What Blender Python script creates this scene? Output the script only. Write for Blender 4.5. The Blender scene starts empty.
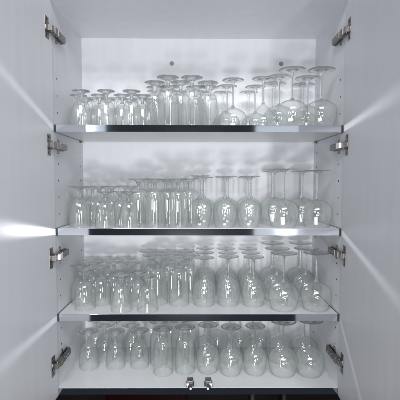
import bpy, bmesh, math, random
from mathutils import Vector, Matrix
random.seed(7)
sc = bpy.context.scene
C = sc.collection

# ------------------------------------------------------------------ camera
cam_d = bpy.data.cameras.new("camera"); cam = bpy.data.objects.new("camera", cam_d); C.objects.link(cam)
cam.location = (-0.0052, -1.2508, 0.0)
yaw, pit, rol = 0.007, 0.0563, 0.0018
fwd = Vector((math.sin(yaw)*math.cos(pit), math.cos(yaw)*math.cos(pit), -math.sin(pit)))
q = fwd.to_track_quat('-Z', 'Y')
cam.rotation_mode = 'QUATERNION'
cam.rotation_quaternion = q @ Matrix.Rotation(rol, 3, 'Z').to_quaternion()
cam_d.sensor_width = 36; cam_d.lens = 36.0; cam_d.shift_y = 3.617/400
cam_d.clip_start = 0.02; cam_d.clip_end = 60
sc.camera = cam

# ------------------------------------------------------------------ world and lamps
w = bpy.data.worlds.new("World"); sc.world = w; w.use_nodes = True
bg = w.node_tree.nodes["Background"]
bg.inputs[0].default_value = (0.075, 0.085, 0.11, 1); bg.inputs[1].default_value = 0.28

def area(name, loc, target, sx, sy, power, col=(1, 1, 1), shape='RECTANGLE'):
    d = bpy.data.lights.new(name, 'AREA'); d.shape = shape; d.size = sx; d.size_y = sy
    d.energy = power; d.color = col
    o = bpy.data.objects.new(name, d); C.objects.link(o); o.location = loc
    o.rotation_euler = (Vector(target)-Vector(loc)).to_track_quat('-Z', 'Y').to_euler()
    return o
area("window_light_right", (0.66, -1.72, -0.16), (0.15, 0.1, 0.0), 0.07, 0.62, 6.0, (0.95, 0.98, 1), 'ELLIPSE')
area("strip_glow_right", (0.78, -1.78, -0.06), (0.2, 0.1, 0.0), 0.70, 1.00, 1.5, (0.86, 0.93, 1))  # added wide dim panel, gives the edge strips a silver zone
area("window_light_left", (-0.80, -1.62, 0.36), (-0.2, 0.1, 0.0), 0.045, 0.26, 1.5, (0.94, 0.97, 1), 'ELLIPSE')
area("strip_glow_left", (-0.80, -1.66, 0.34), (-0.2, 0.1, 0.0), 0.26, 0.40, 0.22, (0.80, 0.90, 1))  # added soft panel, puts a bluish glow in the top strip
area("added_low_lamp", (-0.12, -1.55, -0.58), (-0.1, 0.3, 0.2), 0.16, 0.14, 4.2, (0.98, 0.99, 1), 'ELLIPSE')  # added low lamp, throws glass shadows upward and dots the bowls with highlights
area("overhead_fill", (0.0, -2.6, 2.0), (0, 0.1, -0.1), 1.9, 1.0, 100, (0.97, 0.98, 1))  # added soft fill from overhead, out of the strips' reflections
area("front_fill", (-0.1, -4.0, 0.0), (0, 0.1, 0.0), 0.70, 0.50, 34, (0.98, 0.985, 1))  # added frontal fill that brightens the backs of the compartments
area("low_front_fill", (-0.1, -4.0, -1.22), (0, 0.1, -0.1), 0.60, 0.42, 34, (0.98, 0.985, 1))  # added low fill, lights the lower levels and undersides

sc.view_settings.view_transform = 'Standard'; sc.view_settings.look = 'None'
sc.view_settings.exposure = 0.12; sc.view_settings.gamma = 1
cy = sc.cycles
cy.max_bounces = 12; cy.transmission_bounces = 9; cy.transparent_max_bounces = 72
cy.diffuse_bounces = 3; cy.glossy_bounces = 3
cy.use_adaptive_sampling = True; cy.adaptive_threshold = 0.03; cy.adaptive_min_samples = 16
cy.caustics_reflective = False; cy.caustics_refractive = True; cy.blur_glossy = 1.0
cy.sample_clamp_indirect = 4.0
cy.use_denoising = True

# ------------------------------------------------------------------ materials
def mat(name):
    m = bpy.data.materials.new(name); m.use_nodes = True
    nt = m.node_tree; nt.nodes.clear()
    out = nt.nodes.new('ShaderNodeOutputMaterial')
    return m, nt, out
def principled(name, col, rough=0.5, metal=0.0, bump=None, var=0.0, vscale=(8, 8, 8), spec=0.5, bstr=0.1, bdist=0.0006):
    m, nt, out = mat(name)
    p = nt.nodes.new('ShaderNodeBsdfPrincipled')
    p.inputs['Base Color'].default_value = (*col, 1); p.inputs['Roughness'].default_value = rough
    p.inputs['Metallic'].default_value = metal; p.inputs['Specular IOR Level'].default_value = spec
    nt.links.new(p.outputs[0], out.inputs[0])
    tc = nt.nodes.new('ShaderNodeTexCoord')
    if var:
        mp = nt.nodes.new('ShaderNodeMapping'); mp.inputs['Scale'].default_value = vscale
        n = nt.nodes.new('ShaderNodeTexNoise'); n.inputs['Scale'].default_value = 1.0; n.inputs['Detail'].default_value = 5
        r = nt.nodes.new('ShaderNodeMapRange'); r.inputs['From Min'].default_value = .3; r.inputs['From Max'].default_value = .7
        r.inputs['To Min'].default_value = 1-var; r.inputs['To Max'].default_value = 1+var*0.5
        mx = nt.nodes.new('ShaderNodeMix'); mx.data_type = 'RGBA'; mx.blend_type = 'MULTIPLY'; mx.inputs[0].default_value = 1
        mx.inputs[6].default_value = (*col, 1)
        nt.links.new(tc.outputs['Object'], mp.inputs[0]); nt.links.new(mp.outputs[0], n.inputs['Vector'])
        nt.links.new(n.outputs[0], r.inputs[0]); nt.links.new(r.outputs[0], mx.inputs[7])
        nt.links.new(mx.outputs[2], p.inputs['Base Color'])
    if bump:
        mp2 = nt.nodes.new('ShaderNodeMapping'); mp2.inputs['Scale'].default_value = bump
        n2 = nt.nodes.new('ShaderNodeTexNoise'); n2.inputs['Scale'].default_value = 1.0; n2.inputs['Detail'].default_value = 3
        b = nt.nodes.new('ShaderNodeBump'); b.inputs['Strength'].default_value = bstr; b.inputs['Distance'].default_value = bdist
        nt.links.new(tc.outputs['Object'], mp2.inputs[0]); nt.links.new(mp2.outputs[0], n2.inputs['Vector'])
        nt.links.new(n2.outputs[0], b.inputs['Height']); nt.links.new(b.outputs[0], p.inputs['Normal'])
    return m
M = {}
WH = (0.765, 0.772, 0.808)
M['melamine'] = principled('white_melamine', WH, 0.42, bump=(500, 500, 30), var=0.03, vscale=(35, 35, 2.0), bstr=0.12)
M['shelf_white'] = principled('white_shelf_board', (0.69, 0.705, 0.72), 0.30, bump=(300, 300, 300), var=0.03, vscale=(5, 14, 5))
M['mirror'] = principled('polished_edge_strip', (0.74, 0.77, 0.82), 0.06, 1.0, bump=(4, 3, 3), bstr=0.1, bdist=0.001)
M['black'] = principled('black_plastic', (0.015, 0.015, 0.018), 0.4)
M['nickel'] = principled('nickel_steel', (0.25, 0.24, 0.225), 0.34, 1.0, bump=(250, 250, 250), var=0.15, vscale=(90, 90, 90))
M['nickel_bright'] = principled('bright_nickel', (0.75, 0.74, 0.72), 0.22, 1.0, bump=(250, 250, 250))
M['white_plastic_and_highlight'] = principled('white_plastic_and_highlight', (0.9, 0.9, 0.9), 0.3)  # roller plastic, and the painted highlight on some hinges
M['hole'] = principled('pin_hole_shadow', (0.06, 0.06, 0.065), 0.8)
M['screw'] = principled('zinc_screw', (0.27, 0.27, 0.28), 0.5, 0.6)
M['cap'] = principled('grey_plastic_cap', (0.30, 0.30, 0.31), 0.5)
M['dark'] = principled('shade_dark_wall', (0.010, 0.006, 0.006), 0.25, var=0.5, vscale=(6, 6, 6))  # near black so the wall stays as dark as deep shade
M['red'] = principled('dark_red_plastic', (0.06, 0.008, 0.006), 0.4)
M['dgrey'] = principled('dark_grey_metal', (0.10, 0.10, 0.11), 0.4, 0.6)

def glass_wall(name, edge=(0.12, 0.13, 0.125), face=(0.985, 0.988, 0.986), haze=0.026):
    m, nt, out = mat(name); N = nt.nodes; L = nt.links
    lw = N.new('ShaderNodeLayerWeight'); lw.inputs[0].default_value = 0.5
    cr = N.new('ShaderNodeValToRGB'); e = cr.color_ramp.elements
    e[0].position = 0.0; e[0].color = (*face, 1); e[1].position = 1.0; e[1].color = (*edge, 1)
    a = e.new(0.62); a.color = (0.974, 0.979, 0.976, 1); a = e.new(0.88); a.color = (0.84, 0.855, 0.846, 1)
    L.new(lw.outputs['Facing'], cr.inputs[0])
    tr = N.new('ShaderNodeBsdfTransparent'); L.new(cr.outputs[0], tr.inputs[0])
    pw = N.new('ShaderNodeMath'); pw.operation = 'POWER'; pw.inputs[1].default_value = 4.5; L.new(lw.outputs['Facing'], pw.inputs[0])
    ma = N.new('ShaderNodeMath'); ma.operation = 'MULTIPLY_ADD'; ma.inputs[1].default_value = 0.75; ma.inputs[2].default_value = 0.042
    L.new(pw.outputs[0], ma.inputs[0])
    gl = N.new('ShaderNodeBsdfGlossy'); gl.inputs['Roughness'].default_value = 0.02; gl.inputs[0].default_value = (0.95, 0.97, 0.96, 1)
    mx = N.new('ShaderNodeMixShader'); L.new(ma.outputs[0], mx.inputs[0]); L.new(tr.outputs[0], mx.inputs[1]); L.new(gl.outputs[0], mx.inputs[2])
    # faint water film / dust left on the washed glass
    tc = N.new('ShaderNodeTexCoord'); no = N.new('ShaderNodeTexNoise'); no.inputs['Scale'].default_value = 60; no.inputs['Detail'].default_value = 6
    mp = N.new('ShaderNodeMapping'); mp.inputs['Scale'].default_value = (2.2, 2.2, 0.35); L.new(tc.outputs['Object'], mp.inputs[0]); L.new(mp.outputs[0], no.inputs['Vector'])
    mr = N.new('ShaderNodeMapRange'); mr.inputs['From Min'].default_value = .35; mr.inputs['From Max'].default_value = .7
    mr.inputs['To Min'].default_value = haze*0.4; mr.inputs['To Max'].default_value = haze*1.9; L.new(no.outputs[0], mr.inputs[0])
    df = N.new('ShaderNodeBsdfDiffuse'); df.inputs[0].default_value = (0.84, 0.86, 0.845, 1)
    m2 = N.new('ShaderNodeMixShader'); L.new(mr.outputs[0], m2.inputs[0]); L.new(mx.outputs[0], m2.inputs[1]); L.new(df.outputs[0], m2.inputs[2])
    L.new(m2.outputs[0], out.inputs[0]); return m
def glass_solid(name, thru=0.35):
    m, nt, out = mat(name); N = nt.nodes; L = nt.links
    g = N.new('ShaderNodeBsdfGlass'); g.inputs['IOR'].default_value = 1.48; g.inputs['Color'].default_value = (0.975, 0.982, 0.978, 1)
    g.inputs['Roughness'].default_value = 0.0
    t = N.new('ShaderNodeBsdfTransparent'); t.inputs[0].default_value = (0.965, 0.975, 0.968, 1)
    mx = N.new('ShaderNodeMixShader'); mx.inputs[0].default_value = thru
    L.new(g.outputs[0], mx.inputs[1]); L.new(t.outputs[0], mx.inputs[2]); L.new(mx.outputs[0], out.inputs[0]); return m
M['bowl'] = glass_wall('clear_bowl_glass')
M['stem'] = glass_solid('clear_stem_glass', 0.08)
M['foot'] = glass_solid('clear_foot_glass', 0.22)

# ------------------------------------------------------------------ mesh helpers
def box(bm, x0, x1, y0, y1, z0, z1, mi=0):
    v = [bm.verts.new(p) for p in ((x0,y0,z0),(x1,y0,z0),(x1,y1,z0),(x0,y1,z0),(x0,y0,z1),(x1,y0,z1),(x1,y1,z1),(x0,y1,z1))]
    fs = []
    for f in ((3,2,1,0),(4,5,6,7),(0,1,5,4),(1,2,6,5),(2,3,7,6),(3,0,4,7)):
        fc = bm.faces.new([v[i] for i in f]); fc.material_index = mi; fs.append(fc)
    return v
def disc(bm, c, axis, r, h, seg=20, mi=0, r2=None):
    r2 = r if r2 is None else r2
    ax = Vector(axis).normalized(); u = ax.orthogonal().normalized(); v = ax.cross(u)
    a = [bm.verts.new(Vector(c)+u*r*math.cos(t)+v*r*math.sin(t)) for t in [2*math.pi*i/seg for i in range(seg)]]
    b = [bm.verts.new(Vector(c)+ax*h+u*r2*math.cos(t)+v*r2*math.sin(t)) for t in [2*math.pi*i/seg for i in range(seg)]]
    for i in range(seg):
        f = bm.faces.new((a[i], a[(i+1) % seg], b[(i+1) % seg], b[i])); f.material_index = mi; f.smooth = True
    f = bm.faces.new(b); f.material_index = mi; f = bm.faces.new(a[::-1]); f.material_index = mi
def obj(name, bm, mats, parent=None, bevel=0):
    me = bpy.data.meshes.new(name)
    bmesh.ops.recalc_face_normals(bm, faces=bm.faces[:])
    bm.to_mesh(me); bm.free()
    for m in (mats if isinstance(mats, (list, tuple)) else [mats]): me.materials.append(m)
    o = bpy.data.objects.new(name, me); C.objects.link(o)
    if parent: o.parent = parent
    if bevel:
        b = o.modifiers.new('bevel', 'BEVEL'); b.width = bevel; b.segments = 2; b.limit_method = 'ANGLE'
    return o
def empty(name, loc, label, cat, group=None):
    o = bpy.data.objects.new(name, None); C.objects.link(o); o.location = loc; o.empty_display_size = 0.03
    o['label'] = label; o['category'] = cat
    if group: o['group'] = group
    return o

# ------------------------------------------------------------------ the cupboard
HW = 0.45; D = 0.3181; ZT = 0.5456; T = 0.0215
SH = [0.1735, -0.1495, -0.4241]; Z4 = -0.6646; PT = 0.018
ZB = Z4 - 0.0235
cab = empty('wall_cupboard', (0, 0, ZB), 'white wall cupboard with both doors open, four levels full of upturned clear glasses', 'cupboard')
def rel(bm):     # world coordinates -> cupboard coordinates
    bmesh.ops.translate(bm, verts=bm.verts[:], vec=(0, 0, -ZB)); return bm

hole_me = {}
def holes(panel, s):
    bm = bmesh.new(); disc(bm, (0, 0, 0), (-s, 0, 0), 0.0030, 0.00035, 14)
    first = None
    for yy in (0.037, 0.277):
        z = 0.322
        while z > -0.64:
            if first is None: o = first = obj('pin_hole', bm, M['hole'], panel)
            else:
                o = first.copy(); C.objects.link(o); o.parent = panel
            o.location = (s*HW, yy, z-ZB)
            z -= 0.0535
for s in (-1, 1):
    bm = bmesh.new()
    box(bm, min(s*HW, s*(HW+PT)), max(s*HW, s*(HW+PT)), 0, D+0.008, ZB, ZT+PT)
    o = obj('side_panel', rel(bm), M['melamine'], cab)
    holes(o, s)
bm = bmesh.new(); box(bm, -HW, HW, D, D+0.008, Z4+0.0, ZT); obj('back_panel', rel(bm), M['melamine'], cab)
bm = bmesh.new(); box(bm, -HW, HW, -0.021, D+0.008, ZT, ZT+PT); obj('top_panel', rel(bm), M['melamine'], cab)
bm = bmesh.new(); box(bm, -HW, HW, 0.003, D+0.008, Z4-T, Z4); bot = obj('bottom_panel', rel(bm), M['shelf_white'], cab)
bm = bmesh.new(); box(bm, -HW+0.001, HW-0.001, 0.0005, 0.0028, Z4-T, Z4-0.0006); obj('edge_strip', rel(bm), M['mirror'], bot)

for i, z in enumerate(SH):
    bm = bmesh.new(); box(bm, -0.4472, 0.4472, 0.0045, D-0.006, z-T, z-0.0005)
    sh = obj('shelf', rel(bm), M['shelf_white'], cab, 0.0006)
    bm = bmesh.new(); box(bm, -0.4435, 0.4435, 0.0015, 0.0043, z-T, z)
    obj('edge_strip', rel(bm), M['mirror'], sh, 0.0005)
    for s in (-1, 1):
        bm = bmesh.new(); box(bm, min(s*.4437, s*.4485), max(s*.4437, s*.4485), 0.0010, 0.0044, z-T-0.001, z+0.0005)
        obj('end_cap', rel(bm), M['black'], sh)
        bm = bmesh.new(); box(bm, min(s*.4474, s*.4488), max(s*.4474, s*.4488), 0.0047, D-0.006, z-T-.0004, z-.0001); obj('side_edging', rel(bm), M['black'], sh)
        for yy in (0.277,):
            bm = bmesh.new(); disc(bm, (s*0.4499, yy, z-T-0.004), (-s, 0, 0), 0.0034, 0.009, 14); box(bm, min(s*.4495, s*.4475), max(s*.4495, s*.4475), yy-.005, yy+.005, z-T-.009, z-T-.0005)
            obj('shelf_pin', rel(bm), M['nickel'], cab)

# back panel fixings
for x, z in ((-0.104, 0.452), (0.318, 0.452)):
    bm = bmesh.new(); disc(bm, (x, D-0.0001, z), (0, -1, 0), 0.0085, 0.0022, 24, 0, 0.0075)
    o = obj('screw_cover', rel(bm), M['screw'] if x > 0 else M['cap'], cab)
    bm = bmesh.new(); disc(bm, (x, D-0.0022, z), (0, -1, 0), 0.0042, 0.001, 18)
    o2 = obj('screw_head', rel(bm), M['screw'], cab); o2.parent = o

# doors
DW = 0.447; DT = 0.018
door_ang = {-1: math.radians(2.6), 1: math.radians(-3.4)}      # outward lean past square
def door_pt(s, y, off):     # point on door inner face, y<0 out into the room
    a = door_ang[s]; L = -y
    return Vector((s*(HW-0.0012+L*math.sin(a) - off*math.cos(a)), -0.003-L*math.cos(a)-off*math.sin(a)*s*0, 0))
for s in (-1, 1):
    a = door_ang[s]
    bm = bmesh.new()
    box(bm, 0, DT, -DW, 0, ZB, ZT+PT)
    if s < 0:
        for v in bm.verts: v.co.x = -v.co.x
        bmesh.ops.reverse_faces(bm, faces=bm.faces[:])
    bmesh.ops.rotate(bm, verts=bm.verts[:], cent=(0,0,0), matrix=Matrix.Rotation(s*a, 3, 'Z'))
    bmesh.ops.translate(bm, verts=bm.verts[:], vec=(s*(HW-0.0012), -0.0012, 0))
    obj('door', rel(bm), M['melamine'], cab, 0.0012)

# hinges
def hinge(s, z, white=False):
    root = bpy.data.objects.new('hinge', None); C.objects.link(root); root.parent = cab
    root.location = (s*HW, 0, z-ZB); root.empty_display_size = 0.02
    # local frame: +x points into the cupboard
    def mk(name, bm, m, bev=0.0008, ang=0.0):
        if ang:
            bmesh.ops.rotate(bm, verts=bm.verts[:], cent=(0,0,0), matrix=Matrix.Rotation(ang, 3, 'Z'))
        if s > 0:
            for v in bm.verts: v.co.x = -v.co.x
        return obj(name, bm, m, root, bev)
    da = -door_ang[s]
    # cup flange on the door
    bm = bmesh.new(); box(bm, -0.0005, 0.0022, -0.052, -0.026, -0.032, 0.032)
    for zz in (-0.0235, 0.0235): disc(bm, (0.0021, -0.039, zz), (1, 0, 0), 0.0048, 0.0016, 16)
    mk('cup_flange', bm, M['nickel'], 0.0008, da)
    bm = bmesh.new(); disc(bm, (0.0003, -0.036, 0), (1, 0, 0), 0.0155, 0.0042, 28); disc(bm, (0.0045, -0.036, 0), (1, 0, 0), 0.012, 0.0004, 24)
    mk('cup', bm, M['nickel'], 0.0, da)
    # knuckle linkage
    bm = bmesh.new(); box(bm, 0.003, 0.0155, -0.040, 0.012, -0.0085, 0.0085)
    box(bm, 0.006, 0.018, -0.018, 0.004, -0.0105, 0.0105)
    disc(bm, (0.010, -0.030, -0.0105), (0, 0, 1), 0.0042, 0.021, 14); disc(bm, (0.012, 0.006, -0.0115), (0, 0, 1), 0.0036, 0.023, 14)
    mk('linkage', bm, M['nickel'], 0.0006)
    # arm with its mounting plate and screws
    bm = bmesh.new(); box(bm, 0.006, 0.0185, 0.012, 0.076, -0.0095, 0.0095); box(bm, 0.0045, 0.0125, 0.066, 0.088, -0.0085, 0.0085)
    arm = mk('arm', bm, M['nickel'], 0.0022)
    bm = bmesh.new(); box(bm, 0.0002, 0.0045, 0.022, 0.084, -0.011, 0.011)
    disc(bm, (0.0005, 0.037, -0.017), (1, 0, 0), 0.006, 0.003, 16); disc(bm, (0.0005, 0.037, 0.017), (1, 0, 0), 0.006, 0.003, 16)
    box(bm, 0.0003, 0.0032, 0.031, 0.043, -0.0165, 0.0165)
    mk('mounting_plate', bm, M['nickel'], 0.0006)
    for yy in (0.030, 0.052, 0.079):
        zt = 0.0185 if yy < .07 else 0.0125
        bm = bmesh.new(); disc(bm, (zt, yy, 0), (1, 0, 0), 0.0044, 0.0014, 16, 0, 0.0036); box(bm, zt+.0013, zt+.0019, yy-.003, yy+.003, -.0007, .0007)
        sc_ = mk('screw', bm, M['screw'], 0)
        sc_.parent = root
    if white:  # white block paints a highlight on this hinge
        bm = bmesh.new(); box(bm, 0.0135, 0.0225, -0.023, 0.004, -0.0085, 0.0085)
        o = mk('highlight_block', bm, M['white_plastic_and_highlight'], 0.0015); o['label'] = 'bright white block standing in for a highlight on the hinge knuckle'
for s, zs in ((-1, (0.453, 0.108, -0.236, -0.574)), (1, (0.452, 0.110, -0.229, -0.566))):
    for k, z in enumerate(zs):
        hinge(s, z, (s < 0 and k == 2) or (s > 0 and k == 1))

# door catches on the bottom board
for x in (-0.0275, 0.032):
    root = bpy.data.objects.new('door_catch', None); C.objects.link(root); root.parent = cab; root.location = (x, 0, Z4-ZB)
    s = 1 if x < 0 else -1
    bm = bmesh.new(); box(bm, -0.013, 0.013, 0.006, 0.040, 0.0003, 0.004); box(bm, -0.010, 0.010, 0.008, 0.034, 0.004, 0.019)
    obj('housing', bm, M['nickel'], root, 0.0012)
    bm = bmesh.new(); disc(bm, (-s*0.0075, 0.004, 0.004), (0, 0, 1), 0.0042, 0.009, 16); disc(bm, (s*0.002, 0.001, -0.001), (0, -1, 0), 0.0034, 0.004, 14)
    obj('roller', bm, M['white_plastic_and_highlight'], root)
    bm = bmesh.new(); box(bm, -0.006, 0.007, -0.0005, 0.0075, 0.0005, 0.009)
    obj('striker', bm, M['black'], root, 0.0006)

# kitchen wall, coloured near black to paint the shade below the cupboard, and rail
bm = bmesh.new(); box(bm, -3, 3, D+0.012, D+0.05, -1.6, 1.6); o = obj('wall', bm, M['dark']); o['kind'] = 'structure'
bm = bmesh.new(); box(bm, -0.36, -0.05, 0.16, 0.30, -1.0, -0.835)
o = obj('storage_tin', bm, M['red'], None, 0.01); o['label'] = 'dark red container in the shadow under the cupboard'; o['category'] = 'container'
for x, side in ((0.205, 'left'), (0.325, 'right')):
    bm = bmesh.new(); disc(bm, (x, 0.22, -1.0), (0, 0, 1), 0.009, 0.20, 16); disc(bm, (x, 0.22, -0.80), (0, 0, 1), 0.012, 0.006, 16)
    o = obj('post', bm, M['dgrey']); o['category'] = 'post'; o['group'] = 'grey posts in the dark below the cupboard'
    o['label'] = 'dim grey upright post under the cupboard, %s one of the two' % side

# ------------------------------------------------------------------ glasses
def lathe(prof, seg=44, closed=False):
    bm = bmesh.new(); rings = []
    for r, z in prof:
        if r < 1e-6: rings.append([bm.verts.new((0, 0, z))])
        else: rings.append([bm.verts.new((r*math.cos(2*math.pi*i/seg), r*math.sin(2*math.pi*i/seg), z)) for i in range(seg)])
    for a, b in zip(rings[:-1], rings[1:]):
        for i in range(seg):
            j = (i+1) % seg
            if len(a) == 1 and len(b) == 1: continue
            if len(a) == 1: f = bm.faces.new((a[0], b[j], b[i]))
            elif len(b) == 1: f = bm.faces.new((a[i], a[j], b[0]))
            else: f = bm.faces.new((a[i], a[j], b[j], b[i]))
            f.smooth = True
    return bm
def smooth_prof(pts, n=5):
    out = []
    P = [pts[0]] + list(pts) + [pts[-1]]
    for i in range(1, len(P)-2):
        for k in range(n):
            t = k/n; p0, p1, p2, p3 = P[i-1], P[i], P[i+1], P[i+2]
            out.append(tuple(0.5*((2*p1[c])+(-p0[c]+p2[c])*t+(2*p0[c]-5*p1[c]+4*p2[c]-p3[c])*t*t+(-p0[c]+3*p1[c]-3*p2[c]+p3[c])*t**3) for c in (0, 1)))
    out.append(pts[-1]); return out
def bowl_mesh(outer, wall, base=0):
    o = smooth_prof(outer)
    o = [(max(r, 0.0), z) for r, z in o]
    inner = []
    top = o[-1][1]
    for i, (r, z) in enumerate(o):
        a = o[max(i-1, 0)]; b = o[min(i+1, len(o)-1)]
        dr, dz = b[0]-a[0], b[1]-a[1]; l = math.hypot(dr, dz) or 1
        n = (-dz/l, dr/l)                       # towards the inside
        rr, zz = r+n[0]*wall, z+n[1]*wall
        zz = min(zz, top-max(wall*2.2, base))
        if rr > 0.0006: inner.append((rr, zz))
    inner.append((0, inner[-1][1]+0.0001))
    rim = [(o[0][0]-wall*0.25, -0.0), ]
    prof = [(0, top)] + o[::-1] + [(o[0][0]-wall*0.5, o[0][1]-0.0004)] + inner
    return lathe(prof)
# kind: (outer bowl profile, wall, stem profile, foot radius, total height)
KINDS = {
 'large_wine_glass': dict(bowl=[(.0385,0),(.044,.014),(.0500,.032),(.0520,.048),(.0495,.062),(.041,.075),(.028,.084),(.0170,.0880),(.0100,.0900)], wall=.0011,
    stem=[(.0092,.0904),(.0056,.0945),(.0037,.105),(.0034,.125),(.0034,.15),(.0040,.168),(.0065,.178)], foot=.0445, h=.188),
 'wine_glass': dict(bowl=[(.0300,0),(.0345,.014),(.0385,.032),(.0400,.048),(.0385,.062),(.0320,.075),(.0215,.084),(.0135,.0885),(.0088,.0908)], wall=.0011,
    stem=[(.0082,.0912),(.0050,.0955),(.0034,.104),(.0032,.12),(.0032,.138),(.0038,.15),(.006,.157)], foot=.0335, h=.166),
 'round_wine_glass': dict(bowl=[(.0400,0),(.0440,.012),(.0460,.024),(.0440,.036),(.0370,.047),(.0250,.0555),(.0145,.0605),(.0088,.063)], wall=.0011,
    stem=[(.0082,.0634),(.0050,.068),(.0035,.076),(.0033,.095),(.0033,.125),(.0040,.138),(.006,.1445)], foot=.0355, h=.153),
 'cone_wine_glass': dict(bowl=[(.0400,0),(.0450,.012),(.0455,.022),(.0400,.036),(.0300,.050),(.0185,.0625),(.0100,.071),(.0062,.076)], wall=.0011,
    stem=[(.0055,.0765),(.0042,.081),(.0035,.088),(.0033,.10),(.0033,.128),(.0040,.141),(.006,.1475)], foot=.0365, h=.157),
 'tall_goblet': dict(bowl=[(.0345,0),(.0342,.03),(.0335,.065),(.0318,.095),(.0285,.110),(.0210,.1185),(.0120,.122),(.0080,.124)], wall=.0014,
    stem=[(.0072,.1245),(.0058,.129),(.0060,.134),(.0075,.141),(.0095,.146)], foot=.0355, h=.157, base=.009),
 'short_goblet': dict(bowl=[(.0345,0),(.0335,.018),(.0310,.040),(.0275,.060),(.0225,.074),(.0150,.0815),(.0080,.0845)], wall=.0014,
    stem=[(.0070,.085),(.0056,.089),(.0055,.094),(.0070,.100),(.009,.104)], foot=.0290, h=.114, base=.006),
 'tulip_goblet': dict(bowl=[(.0335,0),(.0340,.018),(.0335,.038),(.0310,.058),(.0260,.075),(.0180,.087),(.0115,.0925),(.0080,.0945)], wall=.0014,
    stem=[(.0066,.095),(.0052,.100),(.0050,.107),(.0062,.115),(.0085,.120)], foot=.0340, h=.131, base=.006),
}
def foot_prof(R, h, r0, z0):
    return [(r0, z0), (r0*1.7, z0+(h-z0)*.34), (R*.42, z0+(h-z0)*.58), (R*.75, h-.0034), (R-.0012, h-.0023), (R, h-.0013), (R-.0008, h-.0001),
            (R*.88, h-.0003), (R*.5, h-.0016), (R*.2, h-.0022), (0, h-.0023)]
protos = {}
def build(kind):
    k = KINDS[kind]
    bm = bowl_mesh(k['bowl'], k['wall'], k.get('base', 0)); b = obj('bowl', bm, M['bowl'])
    st = smooth_prof(k['stem'], 4)
    bm = lathe([(0, st[0][1])] + st, 24); s = obj('stem', bm, M['stem'])
    bm = lathe(foot_prof(k['foot'], k['h'], st[-1][0], st[-1][1]), 44); f = obj('foot', bm, M['foot'])
    return (b, s, f)
WORD = {'large_wine_glass': 'large balloon wine glass', 'wine_glass': 'medium wine glass', 'round_wine_glass': 'round-bowled wine glass',
        'cone_wine_glass': 'sloping-shouldered wine glass', 'tall_goblet': 'tall straight-sided goblet', 'short_goblet': 'short flared goblet', 'tulip_goblet': 'tulip-shaped goblet'}
CAT = {'large_wine_glass': 'wine glass', 'wine_glass': 'wine glass', 'round_wine_glass': 'wine glass', 'cone_wine_glass': 'wine glass', 'tall_goblet': 'goblet', 'short_goblet': 'goblet', 'tulip_goblet': 'goblet'}
LG, WN, RD, CN, TG, SG, TU = 'large_wine_glass', 'wine_glass', 'round_wine_glass', 'cone_wine_glass', 'tall_goblet', 'short_goblet', 'tulip_goblet'
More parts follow.
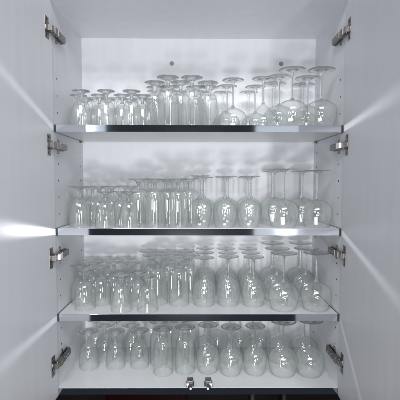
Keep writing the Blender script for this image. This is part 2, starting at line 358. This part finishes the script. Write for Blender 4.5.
# (kind, row, [(x, y), ...]) for each level
LEVELS = [
 ('top shelf', SH[0], [
   (SG, 1, [(-.377,.052), (-.297,.050), (-.214,.048)]), (SG, 2, [(-.405,.118), (-.335,.112), (-.257,.115), (-.190,.112)]),
   (SG, 3, [(-.400,.185), (-.322,.178), (-.245,.182), (-.178,.178)]), (TU, 4, [(-.392,.258), (-.310,.255), (-.232,.258)]),
   (TG, 1, [(-.098,.050), (-.022,.048)]), (TG, 2, [(-.146,.112), (-.060,.112), (.030,.112)]),
   (TG, 3, [(-.150,.182), (-.100,.178), (-.010,.182), (.036,.182)]), (TG, 4, [(-.155,.252), (-.078,.250), (.000,.252)]),
   (RD, 1, [(.111,.055)]), (CN, 1, [(.206,.055)]), (RD, 2, [(.097,.150), (.195,.152)]), (RD, 3, [(.088,.250), (.186,.250)]),
   (LG, 1, [(.300,.058), (.395,.060)]), (LG, 2, [(.278,.162), (.378,.163)]), (LG, 3, [(.284,.266), (.391,.267)]) ]),
 ('second shelf', SH[1], [
   (TU, 1, [(-.385,.052)]), (SG, 1, [(-.305,.048), (-.225,.046)]),
   (TU, 2, [(-.412,.115), (-.342,.117)]), (SG, 2, [(-.266,.108)]), (TU, 3, [(-.378,.178), (-.309,.180), (-.240,.180)]), (TU, 4, [(-.412,.243), (-.343,.245), (-.273,.243)]),
   (TG, 1, [(-.142,.048), (-.066,.048)]), (TG, 2, [(-.206,.118), (-.106,.112), (-.032,.116)]),
   (TG, 3, [(-.165,.180), (-.092,.180)]), (TG, 4, [(-.200,.250), (-.125,.250), (-.050,.250)]),
   (WN, 1, [(.004,.055), (.084,.055), (.163,.055)]), (WN, 2, [(.020,.145), (.101,.145), (.182,.145)]),
   (WN, 3, [(.012,.235), (.096,.235), (.178,.235)]),
   (LG, 1, [(.281,.062), (.388,.060)]), (LG, 2, [(.262,.165), (.367,.165)]), (LG, 3, [(.285,.262), (.391,.262)]) ]),
 ('third shelf', SH[2], [
   (TU, 1, [(-.378,.070)]), (SG, 1, [(-.252,.045), (-.168,.045)]),
   (TU, 2, [(-.411,.128), (-.338,.120)]), (SG, 2, [(-.272,.112), (-.208,.112)]), (TU, 3, [(-.378,.190), (-.308,.186), (-.240,.182)]), (TU, 4, [(-.411,.252), (-.342,.254), (-.272,.252)]),
   (TG, 1, [(-.068,.112)]), (TG, 2, [(-.140,.125)]), (TG, 3, [(-.170,.195), (-.098,.195), (-.030,.188)]), (TG, 4, [(-.190,.268), (-.120,.268), (-.048,.265)]),
   (WN, 1, [(.018,.105), (.103,.105), (.188,.100)]), (WN, 2, [(.022,.195), (.105,.195), (.190,.190)]),
   (WN, 3, [(.025,.276), (.107,.276), (.190,.274)]),
   (LG, 1, [(.281,.060), (.389,.060)]), (LG, 2, [(.280,.163), (.386,.163)]), (LG, 3, [(.284,.267), (.390,.267)]) ]),
 ('bottom board', Z4, [
   (TU, 1, [(-.391,.150), (-.297,.155), (-.213,.160)]), (TU, 2, [(-.348,.210), (-.254,.216)]), (TU, 3, [(-.398,.272), (-.322,.276), (-.251,.282)]),
   (TG, 1, [(-.122,.108), (-.046,.122)]), (TG, 2, [(-.143,.183), (-.068,.194)]), (TG, 3, [(-.180,.262), (-.105,.264), (-.030,.268)]),
   (WN, 1, [(.032,.120), (.112,.100), (.198,.105)]), (WN, 2, [(.026,.205), (.113,.188), (.201,.194)]), (WN, 3, [(.074,.272), (.160,.273), (.242,.275)]),
   (LG, 1, [(.292,.100), (.385,.098)]), (LG, 2, [(.300,.206), (.392,.202)]) ]),
]
ORD = ['first', 'second', 'third', 'fourth', 'fifth']
rowword = {1: 'front row', 2: 'second row', 3: 'third row', 4: 'back row'}
for lname, z, rows in LEVELS:
    for kind, row, pts in rows:
        n = len(pts)
        for i, (x, y) in enumerate(pts):
            if kind not in protos:
                protos[kind] = build(kind); parts = protos[kind]
            else:
                parts = [p.copy() for p in protos[kind]]
                for p in parts: C.objects.link(p)
            if n == 1: pos = 'the only such one in'
            elif i == 0: pos = 'leftmost such one in'
            elif i == n-1: pos = 'rightmost such one in'
            else: pos = ORD[i] + ' such one from left in'
            lab = 'upturned %s, %s %s, %s' % (WORD[kind], pos, rowword[row], lname)
            r = empty(kind, (x+random.uniform(-.0015, .0015), y+random.uniform(-.002, .002), z+0.0005), lab, CAT[kind], WORD[kind]+'s stored upside down on the '+lname)
            r.rotation_euler = (0, 0, random.uniform(0, 6.28)); k_ = random.uniform(.985, 1.0)*(1.05 if kind == WN and z < -.3 else 1); r.scale = (k_, k_, random.uniform(.985, 1.01))
            for p in parts: p.parent = r

# ------------------------------------------------------------------ added narrow lamps at the shelf ends that draw the glints on the doors
def glint_lamp(name, s, z, slope, power, spread, ht=0.018, wid=0.036, til=6.0):
    a = door_ang[s]
    d = bpy.data.lights.new(name, 'AREA'); d.shape = 'RECTANGLE'; d.size = wid; d.size_y = ht
    d.spread = math.radians(spread); d.energy = power; d.color = (0.97, 0.985, 1)
    o = bpy.data.objects.new(name, d); C.objects.link(o)
    o.location = (s*(HW-wid/2-0.0005), -0.0035, z)
    tilt = a + math.radians(til)
    dv = Vector((s*math.sin(tilt), -math.cos(tilt), slope)).normalized()
    right = dv.cross(Vector((0, 0, 1))).normalized(); up = right.cross(dv)
    o.matrix_world = Matrix.Translation(o.location) @ Matrix((right, up, -dv)).transposed().to_4x4()
GP = 0.8
glint_lamp('glint_lamp_left_top', -1, SH[0]-.0107, .32, .0066, 8, til=3.6)
glint_lamp('glint_lamp_left_second', -1, SH[1]-.0107, .150, .0078, 12, til=3.6)
glint_lamp('glint_lamp_left_third', -1, SH[2]-.0107, .0, .0066, 10, til=3.6)
glint_lamp('glint_lamp_right_top', 1, SH[0]-.0107, .075, .0058, 9, til=3.6)
glint_lamp('glint_lamp_right_second', 1, SH[1]-.0107, -.232, .0066, 7, til=3.6)
glint_lamp('glint_lamp_right_third', 1, SH[2]-.0107, -.76, .0044, 7, til=3.6)
